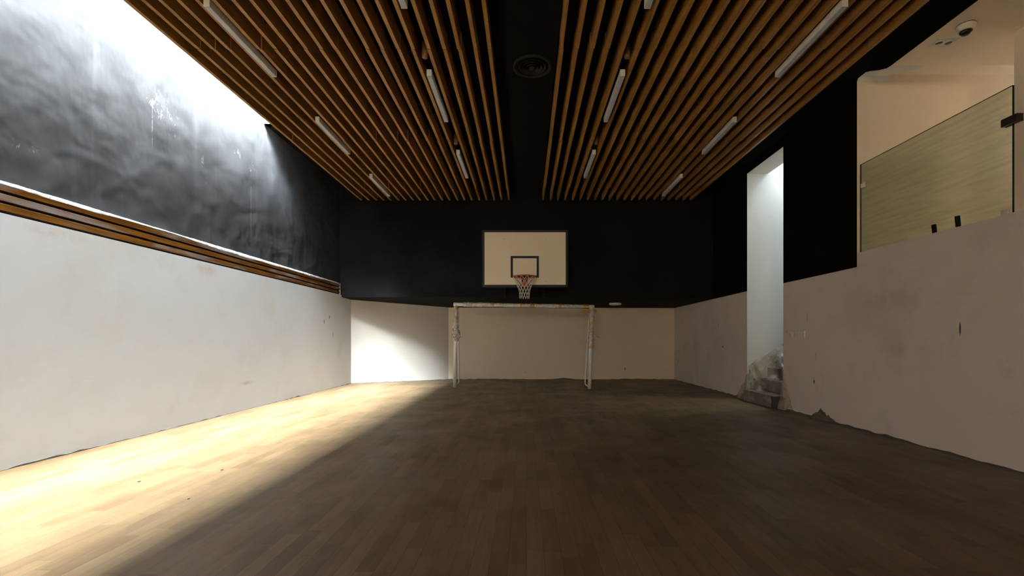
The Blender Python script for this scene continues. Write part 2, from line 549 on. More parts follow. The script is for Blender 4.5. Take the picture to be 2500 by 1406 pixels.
# left wall: white below, black trowelled plaster above, running on up the light shaft
ZM = 2.32
w = MB()
NY = 1
XU = XL - 0.045                        # the black upper wall and the rail sit back behind the white wall face
w.quad([(XL, YF, 0), (XL, 12.68, 0), (XL, 12.68, ZM), (XL, YF, ZM)], 0)
w.quad([(XL, YF, ZM), (XL, 12.68, ZM), (XU, 12.68, ZM), (XU, YF, ZM)], 0)
w.quad([(XU, YF, ZM), (XU, 12.68, ZM), (XU, 12.68, SH_T + 0.1), (XU, YF, SH_T + 0.1)], 1)
XO = XL - 0.3
w.quad([(XO, 12.68, 0), (XO, YF, 0), (XO, YF, SH_T + 0.1), (XO, 12.68, SH_T + 0.1)], 1)
w.quad([(XO, YF, SH_T + 0.1), (XU, YF, SH_T + 0.1), (XU, 12.68, SH_T + 0.1), (XO, 12.68, SH_T + 0.1)], 1)
for yy in (YF, 12.68):
    w.quad([(XO, yy, 0), (XL, yy, 0), (XL, yy, ZM), (XU, yy, ZM), (XU, yy, SH_T + 0.1), (XO, yy, SH_T + 0.1)], 1)
struct(w, 'wall_left', [M_white_l, M_blackwall])

# back wall: slanting left part, straight part
XK = -2.305
w = MB()
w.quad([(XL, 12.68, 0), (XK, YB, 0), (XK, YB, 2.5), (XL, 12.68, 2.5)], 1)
w.quad([(XK, YB, 0), (XR, YB, 0), (XR, YB, 2.5), (XK, YB, 2.5)])
w.quad([(XL - 0.3, 12.68, 0), (XK - 0.1, YB + 0.3, 0), (XK - 0.1, YB + 0.3, 2.5), (XL - 0.3, 12.68, 2.5)])
w.quad([(XK - 0.1, YB + 0.3, 0), (XR + 0.4, YB + 0.3, 0), (XR + 0.4, YB + 0.3, 2.5), (XK - 0.1, YB + 0.3, 2.5)])
struct(w, 'wall_back', [M_white_b, M_white_k], fix=False)

# black bulkhead over the far end
A, B = (XL - 0.05, 12.035), (XR, 11.05)
zs = dict(fl=2.268, fr=2.160, bl=2.255, bk=2.132, br=2.114)
ZB = 5.2
w = MB()
w.quad([(A[0], A[1], zs['fl']), (B[0], B[1], zs['fr']), (B[0], B[1], ZB), (A[0], A[1], ZB)], 0)
w.quad([(A[0], A[1], zs['fl']), (XL, 12.68, zs['bl']), (XK, YB, zs['bk'])], 1)
w.quad([(A[0], A[1], zs['fl']), (XK, YB, zs['bk']), (B[0], B[1], zs['fr'])], 1)
w.quad([(XK, YB, zs['bk']), (XR, YB, zs['br']), (B[0], B[1], zs['fr'])], 1)
w.quad([(A[0], A[1], ZB), (B[0], B[1], ZB), (XR, YB + 0.3, ZB), (XL, YB + 0.3, ZB)], 1)
w.quad([(XL - 0.3, YB + 0.3, 2.0), (XR + 0.4, YB + 0.3, 2.0), (XR + 0.4, YB + 0.3, ZB), (XL - 0.3, YB + 0.3, ZB)], 1)
w.quad([(XL - 0.3, 12.0, 2.0), (XL - 0.3, YB + 0.3, 2.0), (XL - 0.3, YB + 0.3, ZB), (XL - 0.3, 12.0, ZB)], 1)
struct(w, 'wall_back_upper', [M_bulk, M_void], fix=False)

# black ceiling board above the slats + raised strip beyond the skylight
w = MB()
w.box(SH_X1 - 0.0, XR, YF, 12.1, ZT, ZT + 0.12)
w.box(XL - 0.045, SH_X1, SH_Y1 + 0.001, 12.1, 5.1, 5.25)
struct(w, 'ceiling', M_void)

# light shaft: inner wall and end walls, white inside
w = MB()
w.box(SH_X1, SH_X1 + 0.12, YF, SH_Y1, ZT + 0.12, SH_T + 0.1, 0)
w.box(SH_X1, SH_X1 + 0.12, SH_Y1, 12.1, ZT + 0.12, 5.25, 1)
w.box(XL - 0.045, SH_X1 + 0.12, SH_Y1, SH_Y1 + 0.12, 5.1, SH_T + 0.1, 0)
w.box(XL - 0.045, SH_X1, YF - 0.12, SH_Y0, ZT, SH_T + 0.1, 0)
struct(w, 'wall_shaft', [M_shaft, M_void])

# right wall with the stair doorway and the landing opening
DW0, DW1, LD0, LD1 = 8.03, 9.345, 3.0, 6.24
TH = 0.41
ZW = 2.14
ZO = 4.47
w = MB()
X2 = XR + TH


def rblock(y0, y1, z0, z1, mi, x1=X2, faces=None):
    f = {'-x': mi, '+x': 0, '-y': 0, '+y': 0, '-z': 0, '+z': 0}
    f.update(faces or {})
    w.box(XR, x1, y0, y1, z0, z1, 0, f)


rblock(YF, LD0, 0, 2.325, 0)
rblock(YF, LD0, 2.325, 5.2, 1)
rblock(LD0, LD1, 0, 2.325, 0, XR + 0.14)
rblock(LD0, 5.655, ZO, 5.2, 1, faces={'-z': 3})
prof_o = [(5.655, ZO), (5.72, 4.475), (5.86, 4.53), (6.00, 4.60), (6.12, 4.645), (6.20, 4.65), (LD1, 4.60)]
w.quad([(XR, y, z) for y, z in prof_o] + [(XR, LD1, 5.2), (XR, 5.655, 5.2)], 1)
for (ya, za), (yb_, zb_) in zip(prof_o[:-1], prof_o[1:]):
    w.quad([(XR, ya, za), (XR, yb_, zb_), (X2, yb_, zb_), (X2, ya, za)], 2)
rblock(LD1, DW0, 0, ZW, 0, faces={'-y': 3})
rblock(LD1, DW0, ZW, 5.2, 1, faces={'-y': 3})
rblock(DW0, DW1, ZO, 5.2, 1)
for (a, b) in ((DW1, YB),):
    w.quad([(XR, a, 0), (XR, b, 0), (XR, b, 2.114), (XR, a, ZW)], 0)
    w.quad([(XR, a, ZW), (XR, b, 2.114), (XR, b, 5.2), (XR, a, 5.2)], 1)
    w.quad([(XR, a, 0), (X2, a, 0), (X2, a, 5.2), (XR, a, 5.2)], 2)
    w.quad([(X2, a, 0), (X2, YB + 0.3, 0), (X2, YB + 0.3, 5.2), (X2, a, 5.2)], 1)
struct(w, 'wall_right', [M_white_r, M_black, M_stairwell, M_cream], fix=False)

# stairwell behind the doorway
w = MB()
w.box(X2, 8.0, DW1, DW1 + 0.15, 0, 6.6)
w.box(X2, 8.0, DW0 - 0.12, DW0, 0, 6.6)
w.box(8.0, 8.15, 6.24, DW1 + 0.15, 0, 6.7)
w.box(X2 - 0.15, X2, DW0 - 0.12, DW1 + 0.15, 5.2, 6.6)
w.box(X2 - 0.15, 6.4, DW0 - 0.12, DW1 + 0.15, 6.6, 6.7)
w.box(7.6, 8.15, DW0 - 0.12, DW1 + 0.15, 6.6, 6.7)
w.box(6.4, 7.6, DW0 - 0.12, 8.19, 6.6, 6.7)
w.box(6.4, 7.6, 9.19, DW1 + 0.15, 6.6, 6.7)
struct(w, 'wall_stairwell', M_stairwell)

# landing behind the glass
w = MB()
w.box(X2, 8.0, LD1, LD1 + 0.15, 0, 5.35)
w.box(5.23, 5.40, LD0, 5.05, 2.2, ZO)
w.box(5.40, 8.0, 4.90, 5.05, 2.2, ZO)
w.box(XR + 0.14, 5.4, LD0 - 0.15, LD0, 0, ZO)
w.box(8.0, 8.15, LD0, 5.5, 0, 5.35)
w.box(8.0, 8.15, 5.9, 6.24, 0, 5.35)
w.box(8.0, 8.15, 5.5, 5.9, 0, 3.70)
w.box(8.0, 8.15, 5.5, 5.9, 4.10, 5.35)
struct(w, 'wall_landing', M_cream)
struct(MB().box(XR + 0.14, 8.0, LD0, LD1, 2.0, 2.2), 'floor_landing', M_cream)
w = MB()
w.box(X2, 8.0, LD0, 5.655, ZO, ZO + 0.215)
w.box(XR, 8.15, LD0 - 0.15, LD1 + 0.15, 4.69, 4.85)
struct(w, 'ceiling_landing', M_cream)

# wall behind the camera, its opening added for the warm fill lamp
w = MB()
w.box(XL - 0.3, -3.2, YF - 0.2, YF, 0, 5.25)
w.box(0.2, X2, YF - 0.2, YF, 0, 5.25)
w.box(-3.2, 0.2, YF - 0.2, YF, 0, 0.9)
w.box(-3.2, 0.2, YF - 0.2, YF, 3.5, 5.25)
struct(w, 'wall_front', M_white)
w = MB()
w.box(-3.4, -3.2, -8.4, YF - 0.2, 0.7, 3.7).box(0.2, 0.4, -8.4, YF - 0.2, 0.7, 3.7).box(-3.4, 0.4, -8.6, -8.4, 0.7, 3.7)
w.box(-3.4, 0.4, -8.4, YF - 0.2, 0.7, 0.9).box(-3.4, 0.4, -8.4, YF - 0.2, 3.5, 3.7)
struct(w, 'wall_fill_box', M_white)  # added unseen room that houses the warm fill lamp


# ragged plaster edge where the walls stop short of the floor
def ragged(name, p0, p1, nrm, hmax, seed, bumps=()):
    p0, p1, nrm = Vector(p0), Vector(p1), Vector(nrm)
    L = (p1 - p0).length
    n = int(L / 0.035)
    lo, hi, hb = [], [], []
    for i in range(n + 1):
        t = i / n
        p = p0.lerp(p1, t)
        s = t * L
        h = 0.004 + hmax * max(0.0, 0.10 + 0.75 * noise.noise((s * 0.8, seed, 0)) + 0.6 * noise.noise((s * 6, seed, 3.0)))
        for (c, wd, hh) in bumps:
            h += hh * math.exp(-((s - c) / wd) ** 2)
        lo.append(p + nrm * 0.006)
        hi.append(p + nrm * 0.006 + Vector((0, 0, h)))
        hb.append(p + Vector((0, 0, h + 0.002)))
    return struct(MB().grid([lo, hi, hb], smooth=False), name, M_grime)


ragged('trim_1', (XL, YF, 0), (XL, 12.68, 0), (1, 0, 0), 0.030, 1.3)
ragged('trim_2', (XL, 12.68, 0), (XK, YB, 0), (0.47, -0.88, 0), 0.028, 4.1)
ragged('trim_3', (XK, YB, 0), (XR, YB, 0), (0, -1, 0), 0.022, 7.7, [(3.4, 0.25, 0.03)])
ragged('trim_4', (XR, YB, 0), (XR, 9.35, 0), (-1, 0, 0), 0.030, 9.9)
ragged('trim_5', (XR, 8.0, 0), (XR, YF, 0), (-1, 0, 0), 0.032, 2.6)

# ------------------------------------------------------------------ timber rail on the left wall
RY0, RY1 = -5.9, 11.94
rail = empty('wall_rail', (XL, 3.0, 2.32), 'horizontal varnished timber rail of three boards along the left wall', 'wall rail')
MB().box(XU + 0.001, XU + 0.010, RY0, RY1, 2.322, 2.600).build('backing_strip', M_gap, rail, (XL, 3.0, 2.325))
zb = [(2.344, 2.408), (2.434, 2.498), (2.524, 2.604)]
for i, (z0, z1) in enumerate(zb):
    MB().box(XU + 0.010, XL - 0.004, RY0, RY1, z0, z1).build('board', M_rail, rail, (XL + 0.03, 3.0 + i * 2.7, z0), bevel=0.003)
MB().box(XU + 0.001, XL, RY1, RY1 + 0.025, 2.322, 2.61).build('end_strip', M_fix, rail, (XL, RY1, 2.32))

# crumpled protective film along the top of the rail
rows = [[], [], [], []]
n = 420
for i in range(n + 1):
    y = RY0 + 0.05 + (RY1 - RY0 - 0.15) * i / n
    a = noise.noise((y * 0.7, 0.2, 0)); b = noise.noise((y * 2.3, 5.2, 0)); c = noise.noise((y * 9, 9.1, 0))
    dr = 0.028 + 0.034 * a + 0.012 * b
    rows[0].append((XU + 0.004, y, 2.620 + 0.006 * b))
    rows[1].append((XU + 0.024 + 0.005 * c, y, 2.618 + 0.006 * a + 0.004 * c))
    rows[2].append((XU + 0.047 + 0.004 * b, y, 2.608 + 0.004 * c))
    rows[3].append((XU + 0.049 + 0.003 * c, y, 2.608 - max(0.004, dr)))
o = MB().grid(rows).build('plastic_film', M_film, None, (XL + 0.03, 3.0, 2.61))
tag(o, 'crumpled clear plastic film strip lying along the top edge of the timber wall rail', 'plastic film')

# ------------------------------------------------------------------ ceiling slats
ZS, SW, SHT = 4.43, 0.040, 0.195
seams = [-4.2, -2.04, 0.40, 2.84, 5.28, 7.72, 10.16, 11.02]
ordn = ['first', 'second', 'third', 'fourth', 'fifth', 'sixth', 'seventh', 'eighth', 'ninth', 'tenth', 'eleventh', 'twelfth',
        'thirteenth', 'fourteenth', 'fifteenth', 'sixteenth', 'seventeenth', 'eighteenth', 'nineteenth', 'twentieth', 'twenty-first']


def slat(xc, side, k):
    b = MB()
    for y0, y1 in zip(seams[:-1], seams[1:]):
        dx = random.uniform(-0.007, 0.007); dz = random.uniform(0, 0.008)
        b.box(xc - SW / 2 + dx, xc + SW / 2 + dx, y0 + 0.004, y1 - 0.004, ZS + dz, ZT - 0.0015)
    o = b.build('wooden_slat', M_slat, None, (xc, 4.0, ZS))
    where = {0: 'innermost, beside the dark central duct', 20: 'outermost, along the %s edge' % ('skylight' if side == 'left' else 'right wall')}.get(
        k, '%s from the dark central duct' % ordn[k])
    tag(o, 'long wooden ceiling slat, %s half of ceiling, %s' % (side, where), 'ceiling slat', 'wooden slats under the black ceiling')


PITCH = 0.1723
for k in range(21):
    slat(-0.405 - SW / 2 + 0.02 - k * PITCH, 'left', k)
for k in range(21):
    slat(0.395 + SW / 2 - 0.02 + k * PITCH, 'right', k)
XSL = [-0.405 - k * PITCH for k in range(21)]
XSR = [0.395 + k * PITCH for k in range(21)]


def mid_gap(x):
    xs = XSL if x < 0 else XSR
    return min(((a + b) / 2 for a, b in zip(xs, xs[1:])), key=lambda q: abs(q - x))


# ------------------------------------------------------------------ linear lights
def light_fitting(loc, label, group):
    L = 1.22
    r = empty('linear_light', loc, label, 'ceiling light', group)
    x, y, z = loc
    MB().box(x - 0.029, x + 0.029, y + 0.004, y + L - 0.004, z, z + 0.075).build('housing', M_fix, r, (x, y + L / 2, z))
    MB().box(x - 0.024, x + 0.024, y + 0.012, y + L - 0.012, z - 0.003, z + 0.002).build('diffuser', M_diff, r, (x, y + L / 2, z))
    for yy in (y, y + L - 0.004):
        MB().box(x - 0.030, x + 0.030, yy, yy + 0.004, z - 0.003, z + 0.076).build('end_cap', M_fix, r, (x, yy, z))
    for yy in (y + 0.25, y + L - 0.25):
        MB().tube([(x, yy, z + 0.074), (x, yy, ZT)], 0.004, 6).build('hanger_rod', M_steel_k, r, (x, yy, z + 0.075))
    return r


def canopy(r, loc):
    x, y, z = loc
    MB().tube([(x + 0.0, y, ZT), (x, y, 4.47), (x, y, 4.455)], [0.036, 0.036, 0.028], 16).build('power_canopy', M_brass, r, (x, y, 4.47))


ZL = 4.385
pos3 = {0: 'nearest the camera', 1: 'middle one of the row', 2: 'farthest, close to the black bulkhead'}
proto = None
for nm, x, ys, inner in (('outer left', -3.07, (2.13, 4.53, 6.93, 9.32), 0), ('inner left', -1.17, (3.34, 5.72, 8.14), 1),
                         ('inner right', 1.18, (3.34, 5.72, 8.14), 1), ('outer right', 3.09, (2.13, 4.53, 6.93, 9.32), 0)):
    for i, y in enumerate(ys):
        if not inner and i == 0:
            continue
        j = i if inner else i - 1
        lab = 'slim unlit linear light between slats, %s row, %s' % (nm, pos3[j])
        loc = (mid_gap(x), y, ZL)
        if proto is None:
            proto = light_fitting(loc, lab, 'slim linear ceiling lights'); r = proto
        else:
            r = copy_thing(proto, loc, lab)
        if inner and i > 0:
            canopy(r, (loc[0], y - 0.24, 0))

# ------------------------------------------------------------------ central duct and round diffuser
o = MB().box(-0.20, 0.36, YF + 0.5, 9.0, 4.555, ZT).build('ceiling_duct', M_duct, None, (0.08, 2.0, 4.555))
tag(o, 'long dark boxed duct running down the centre between the two fields of slats', 'duct')
vc = (0.075, 5.82, 4.555)
v = empty('ceiling_vent', vc, 'round dark air vent with concentric rings under the central duct', 'air vent')
ring = lambda r0, r1, z0, z1: [(r1, 0), (r1, z0), (r0, z1), (r0, z1 + 0.004), (r1 - 0.006, z0 + 0.006), (r1 - 0.006, 0)]
MB().lathe([(0.245, 0.0), (0.245, -0.012), (0.235, -0.02), (0.205, -0.014), (0.200, -0.004), (0.20, 0.0)], 48, vc, caps=False).build('outer_ring', M_vent, v, vc)
for i, r in enumerate((0.165, 0.120, 0.078)):
    MB().lathe([(r - 0.020, 0.0), (r, -0.018 - i * 0.006), (r + 0.004, -0.018 - i * 0.006), (r - 0.014, 0.0)], 40, vc, caps=False).build('cone_ring', M_vent, v, vc)
MB().lathe([(0.038, 0.0), (0.044, -0.03), (0.02, -0.042), (0.0005, -0.045)], 28, vc).build('centre_cone', M_vent, v, vc)

# ------------------------------------------------------------------ basketball hoop
BD = 9.9
bx, bz0, bz1 = -0.026, 2.333, 3.435
hp = empty('basketball_hoop', (bx, 11.5, 2.2), 'basketball backboard with orange rim and white net on the black bulkhead', 'basketball hoop')
b = MB().box(bx - 0.90, bx + 0.90, BD, BD + 0.03, bz0 - 0.05, bz1 + 0.05).build('backboard_edge', M_ink, hp, (bx, BD, bz0), bevel=0.003)
MB().box(bx - 0.852, bx + 0.852, BD - 0.004, BD + 0.001, bz0, bz1).build('backboard', M_board, hp, (bx, BD, bz0))
sx0, sx1, sz0, sz1, lw = bx - 0.303, bx + 0.291, 2.482, 2.936, 0.048
m = MB()
for (a, c, d, e) in ((sx0, sx1, sz1 - lw, sz1), (sx0, sx1, sz0, sz0 + lw), (sx0, sx0 + lw, sz0 + lw, sz1 - lw), (sx1 - lw, sx1, sz0 + lw, sz1 - lw)):
    m.box(a, c, BD - 0.0065, BD - 0.003, d, e)
m.build('target_square', M_ink, hp, (bx, BD, sz0))
for (px, py) in ((1230.5, 584), (1333, 584), (1229.5, 686), (1332, 686.5)):
    p = at(px, py, BD)
    MB().tube([(p.x, BD - 0.002, p.z), (p.x, BD - 0.009, p.z), (p.x, BD - 0.012, p.z)], [0.014, 0.014, 0.008], 12).build('bolt', M_bolt, hp, p)
rc = Vector((-0.038, 9.50, 2.452))
RR = 0.228
m = MB()
pts = [rc + Vector((RR * math.cos(t * math.pi / 24), RR * math.sin(t * math.pi / 24), 0)) for t in range(49)]
m.tube(pts, 0.0115, 10, caps=False)
rim = m.build('rim', M_rim, hp, rc)
m = MB()
m.box(rc.x - 0.065, rc.x + 0.065, BD - 0.016, BD - 0.004, rc.z - 0.165, rc.z + 0.02)
m.box(rc.x - 0.060, rc.x + 0.060, rc.y + RR - 0.01, BD - 0.012, rc.z - 0.012, rc.z + 0.008)
for s in (-1, 1):
    m.box(rc.x + s * 0.056 - 0.004, rc.x + s * 0.056 + 0.004, rc.y + RR, BD - 0.012, rc.z - 0.07, rc.z - 0.01)
m.build('bracket', M_rim, rim, rc, bevel=0.002).location = (0, 0, 0)
for s in (-1, 1):
    MB().tube([rc + Vector((s * RR * 0.90, RR * 0.35, -0.008)), rc + Vector((s * 0.055, BD - 0.02 - rc.y, -0.135))], 0.006, 8).build('brace', M_rim, rim, rc).location = (0, 0, 0)
    q = rc + Vector((s * 0.042, BD - 0.016 - rc.y, -0.135))
    MB().tube([q, q + Vector((0, -0.008, 0)), q + Vector((0, -0.012, 0))], [0.013, 0.013, 0.008], 12).build('bolt', M_bolt, rim, rc).location = (0, 0, 0)
# net
prof = [(0.0, RR), (0.09, 0.195), (0.17, 0.150), (0.25, 0.118), (0.32, 0.104), (0.385, 0.098), (0.44, 0.102)]
m = MB()
NN = 12


def net_r(z):
    for (z0, r0), (z1, r1) in zip(prof[:-1], prof[1:]):
        if z <= z1:
            t = (z - z0) / (z1 - z0)
            return r0 + (r1 - r0) * t
    return prof[-1][1]


for k in range(NN):
    for s in (-1, 1):
        pts = []
        for i in range(25):
            z = 0.44 * i / 24
            a = 2 * math.pi * (k + 0.5) / NN + s * (math.pi / NN) * (i / 24 * 6)
            rr = net_r(z) + 0.003 * noise.noise((k, s, i * 0.4))
            pts.append(rc + Vector((rr * math.cos(a), rr * math.sin(a), -z - 0.006 + 0.006 * noise.noise((k * 2.0, s, 4)))))
        m.tube(pts, 0.0042, 5)
net = m.build('net', M_net, hp, rc)
# mounting frame
for px in (1231, 1329):
    xx = (px - CX) / F * 11.4
    yb = A[1] + (xx - A[0]) / (B[0] - A[0]) * (B[1] - A[1])
    MB().box(xx - 0.03, xx + 0.03, yb - 0.06, yb - 0.006, 2.20, 3.42).build('wall_post', M_steel_k, hp, (xx, yb, 2.2))
    for zz in (2.62, 3.22):
        MB().box(xx - 0.025, xx + 0.025, BD + 0.03, yb - 0.05, zz - 0.025, zz + 0.025).build('arm', M_steel_k, hp, (xx, BD, zz))
    MB().box(xx - 0.025, xx + 0.025, BD + 0.03, BD + 0.07, 2.42, 3.38).build('board_upright', M_steel_k, hp, (xx, BD, 2.42))

# ------------------------------------------------------------------ handball goal in torn plastic wrap
gr = 0.045
PL0, PL1 = Vector((-1.775, 11.70, 0)), Vector((-1.745, 11.70, 2.09))
PR0, PR1 = Vector((1.515, 11.30, 0)), Vector((1.575, 11.30, 2.005))
goal = empty('football_goal', (-0.1, 11.5, 0), 'white football goal half wrapped in plastic standing under the black bulkhead', 'goal')


def seg(a, b, t0, t1, n):
    return [a.lerp(b, t0 + (t1 - t0) * i / n) for i in range(n + 1)]


def wrap(parent, a, b, t0, t1, r0, amp, seed, bulge=None):
    L = (b - a).length * (t1 - t0)
    n = max(6, int(L / 0.02))

    def rf(i, an):
        s = i / n * L
        q = noise.noise((math.cos(an) * 1.7, math.sin(an) * 1.7, s * 9 + seed)) + 0.6 * noise.noise((math.cos(an) * 4, math.sin(an) * 4, s * 24 + seed))
        e = 1.0
        if bulge:
            e = bulge(i / n)
        return 1 + (amp * (0.55 + q)) * e
    o = MB().tube(seg(a, b, t0, t1, n), r0, 18, 0, False, rf).build('plastic_wrap', M_wrap, parent, a.lerp(b, (t0 + t1) / 2))
    o.location = o.location - parent.location - goal.location
    return o


def tape(parent, a, b, t, wd, r):
    L = (b - a).length
    h = wd / 2 / L
    n = 4
    rf = lambda i, an: 1 + 0.06 * noise.noise((math.cos(an) * 2, math.sin(an) * 2, t * 50 + i))
    o = MB().tube(seg(a, b, t - h, t + h, n), r, 18, 0, False, rf).build('tape', M_tape, parent, a.lerp(b, t))
    o.location = o.location - parent.location - goal.location
    return o


def child_abs(mb, name, mat, parent, org):
    o = mb.build(name, mat, parent, org)
    if parent != goal:
        o.location = Vector(org) - parent.location - goal.location
    return o


pl = MB().tube([PL0, PL1 - Vector((0, 0, 0.0))], gr, 24).build('post', M_goal, goal, PL0)
pr = MB().tube([PR0, PR1], gr, 24).build('post', M_goal, goal, PR0)
cbL = Vector((-1.80, 11.70, 2.055)); cbR = Vector((1.63, 11.30, 1.965))
cb = MB().tube([cbL, cbR], gr, 24).build('crossbar', M_goal, goal, cbL)
fr_pts = []
for (p0, p1, s, zt) in ((PL0, PL1, -1, 1.96), (PR0, PR1, 1, 1.86)):
    back = Vector((p0.x - 0.02 if s < 0 else p0.x - 0.0, p0.y + 0.85, 0.03))
    top = Vector((p1.x + (0.035 if s < 0 else -0.04), p1.y + 0.16, zt))
    pts = [p0 + Vector((0, 0.03, 0.03)), back + Vector((0, -0.06, 0)), back + Vector((0, 0, 0.06)), top, p1 + Vector((0, 0.02, zt - p1.z + 0.03))]
    MB().tube(pts, 0.016, 10).build('stay', M_goal, goal, p0)
# left post wrap: tight near the top, a loose torn skirt half way down
wrap(pl, PL0, PL1, 0.80, 0.965, 0.049, 0.10, 3.0)
wrap(pl, PL0, PL1, 0.70, 0.80, 0.052, 0.45, 8.0)
wrap(pl, PL0, PL1, 0.545, 0.705, 0.056, 0.75, 5.0, lambda t: 0.4 + 1.1 * math.sin(math.pi * min(1, (1 - t) * 0.95 + 0.05)))
tape(pl, PL0, PL1, 0.943, 0.05, 0.056)
tape(pl, PL0, PL1, 0.825, 0.055, 0.056)
# crossbar wrap
wrap(cb, cbL, cbR, 0.07, 0.30, 0.049, 0.30, 11.0)
wrap(cb, cbL, cbR, 0.30, 0.955, 0.050, 0.14, 14.0)
for t, wd in ((0.286, 0.05), (0.489, 0.045), (0.558, 0.035), (0.578, 0.045), (0.765, 0.05), (0.945, 0.13)):
    tape(cb, cbL, cbR, t, wd, 0.0575)
# right post wrap
wrap(pr, PR0, PR1, 0.80, 0.985, 0.052, 0.28, 21.0)
wrap(pr, PR0, PR1, 0.69, 0.80, 0.049, 0.10, 24.0)
wrap(pr, PR0, PR1, 0.50, 0.70, 0.052, 0.40, 27.0)
for t, wd in ((0.795, 0.05), (0.68, 0.03), (0.495, 0.05), (0.93, 0.03)):
    tape(pr, PR0, PR1, t, wd, 0.059)
# loose tails of tape and film
tl = PR0.lerp(PR1, 0.655)
m = MB()
rows = []
for i in range(9):
    t = i / 8
    c = tl + Vector((0.03 + 0.17 * t, -0.02, -0.01 - 0.06 * t + 0.015 * math.sin(6 * t)))
    rows.append([c + Vector((0, 0, 0.018)), c + Vector((0, 0.012 * math.sin(9 * t), 0)), c + Vector((0, 0, -0.018))])
child_abs(m.grid(rows), 'tape', M_tape, pr, tl)
ct = cbL.lerp(cbR, 0.955)
rows = []
for i in range(7):
    t = i / 6
    rows.append([ct + Vector((-0.13 + 0.34 * t, -0.05 - 0.012 * math.sin(5 * t), -0.075 - 0.02 * math.sin(7 * t))),
                 ct + Vector((-0.13 + 0.34 * t, -0.058, -0.10 - 0.012 * math.cos(9 * t))),
                 ct + Vector((-0.11 + 0.30 * t, -0.05, -0.135 + 0.03 * math.sin(11 * t)))])
child_abs(MB().grid(rows), 'tape', M_tape, cb, ct)

# ------------------------------------------------------------------ soffit light and wall fittings at the far end
sl = Vector((2.34, 12.40, 2.136))
o = empty('soffit_light', sl, 'small round white surface light under the black bulkhead, right of the goal', 'ceiling light')
MB().lathe([(0.16, 0.006), (0.16, -0.035), (0.15, -0.045)], 32, sl).build('housing', M_fix, o, sl)
MB().lathe([(0.145, -0.044), (0.12, -0.052), (0.0005, -0.056)], 32, sl).build('diffuser', M_diff, o, sl)
for (px, py, lab) in ((1657, 822, 'small white wall socket, upper of two near the right rear corner'),
                      (1657, 890, 'small white wall socket, lower of two near the right rear corner')):
    d = XR / ((px - CX) / F)
    z = at(px, py, d).z
    e = empty('wall_socket', (XR, d, z), lab, 'wall socket', 'sockets near the rear corner')
    MB().box(XR - 0.010, XR, d - 0.04, d + 0.04, z - 0.04, z + 0.04).build('cover_plate', M_fix, e, (XR, d, z), bevel=0.003)
    MB().box(XR - 0.014, XR - 0.009, d - 0.022, d + 0.022, z - 0.022, z + 0.022).build('insert', M_diff, e, (XR, d, z))

# triple switch frame under protective film on the right wall
sy0, sy1, sz = 7.40, 7.80, 1.265
sw = empty('switch_frame', (XR, (sy0 + sy1) / 2, sz), 'three gang switch frame with clear cover beside the stair doorway', 'light switch')
m = MB().box(XR - 0.008, XR, sy0, sy1, sz - 0.055, sz + 0.055).build('frame', M_white, sw, (XR, sy0, sz))
for i in range(3):
    y0 = sy0 + 0.012 + i * (sy1 - sy0 - 0.02) / 3; y1 = y0 + (sy1 - sy0) / 3 - 0.018
    c = (XR, (y0 + y1) / 2, sz)
    MB().box(XR - 0.016, XR - 0.007, y0 + 0.012, y1 - 0.012, sz - 0.036, sz + 0.036).build('switch', M_fix, sw, c, bevel=0.002)
    MB().box(XR - 0.024, XR - 0.006, y0, y0 + 0.006, sz - 0.05, sz + 0.05).box(XR - 0.024, XR - 0.006, y1 - 0.006, y1, sz - 0.05, sz + 0.05).box(
        XR - 0.024, XR - 0.006, y0, y1, sz + 0.044, sz + 0.05).build('clear_cover', M_clear, sw, c)

# ------------------------------------------------------------------ glass balustrade
GX = 4.42
g = empty('glass_balustrade', (GX, 5.2, 2.325), 'green tinted glass balustrade panel on the white parapet of the landing', 'balustrade')
pane = MB()
y0, y1, z0, z1 = 4.275, 6.225, 2.327, 3.49
pane.box(GX - 0.010, GX + 0.010, y0, y1, z0, z1, 0, {'-y': 1, '+z': 1, '-z': 1, '+y': 1})
pane.build('glass_pane', [M_glass, M_gedge], g, (GX, 5.2, z0))
MB().box(GX - 0.030, GX - 0.006, 4.22, 4.36, 3.14, 3.21).box(GX + 0.006, GX + 0.030, 4.22, 4.36, 3.14, 3.21).box(
    GX - 0.03, GX + 0.03, 4.215, 4.222, 3.14, 3.21).build('joint_clamp', M_clamp, g, (GX, 4.29, 3.17), bevel=0.002)
MB().box(GX - 0.020, GX - 0.006, 6.13, 6.20, 3.17, 3.23).box(GX + 0.006, GX + 0.02, 6.13, 6.20, 3.17, 3.23).build('wall_clamp', M_fix, g, (GX, 6.16, 3.2), bevel=0.002)
MB().box(GX - 0.03, GX - 0.006, 4.30, 4.36, 2.325, 2.375).build('shoe', M_clear, g, (GX, 4.33, 2.33))
for yy, hh in ((5.08, 0.10), (4.80, 0.12)):
    MB().quad([(GX + 0.008, yy, 2.335), (GX + 0.008, yy + 0.06, 2.335), (GX + 0.010, yy + 0.075, 2.335 + hh), (GX + 0.010, yy + 0.015, 2.33 + hh)]).quad(
        [(GX + 0.012, yy, 2.335), (GX + 0.012, yy + 0.06, 2.335), (GX + 0.014, yy + 0.075, 2.335 + hh), (GX + 0.014, yy + 0.015, 2.33 + hh)]).build(
        'paper_sticker', M_duct, g, (GX + 0.01, yy, 2.34))

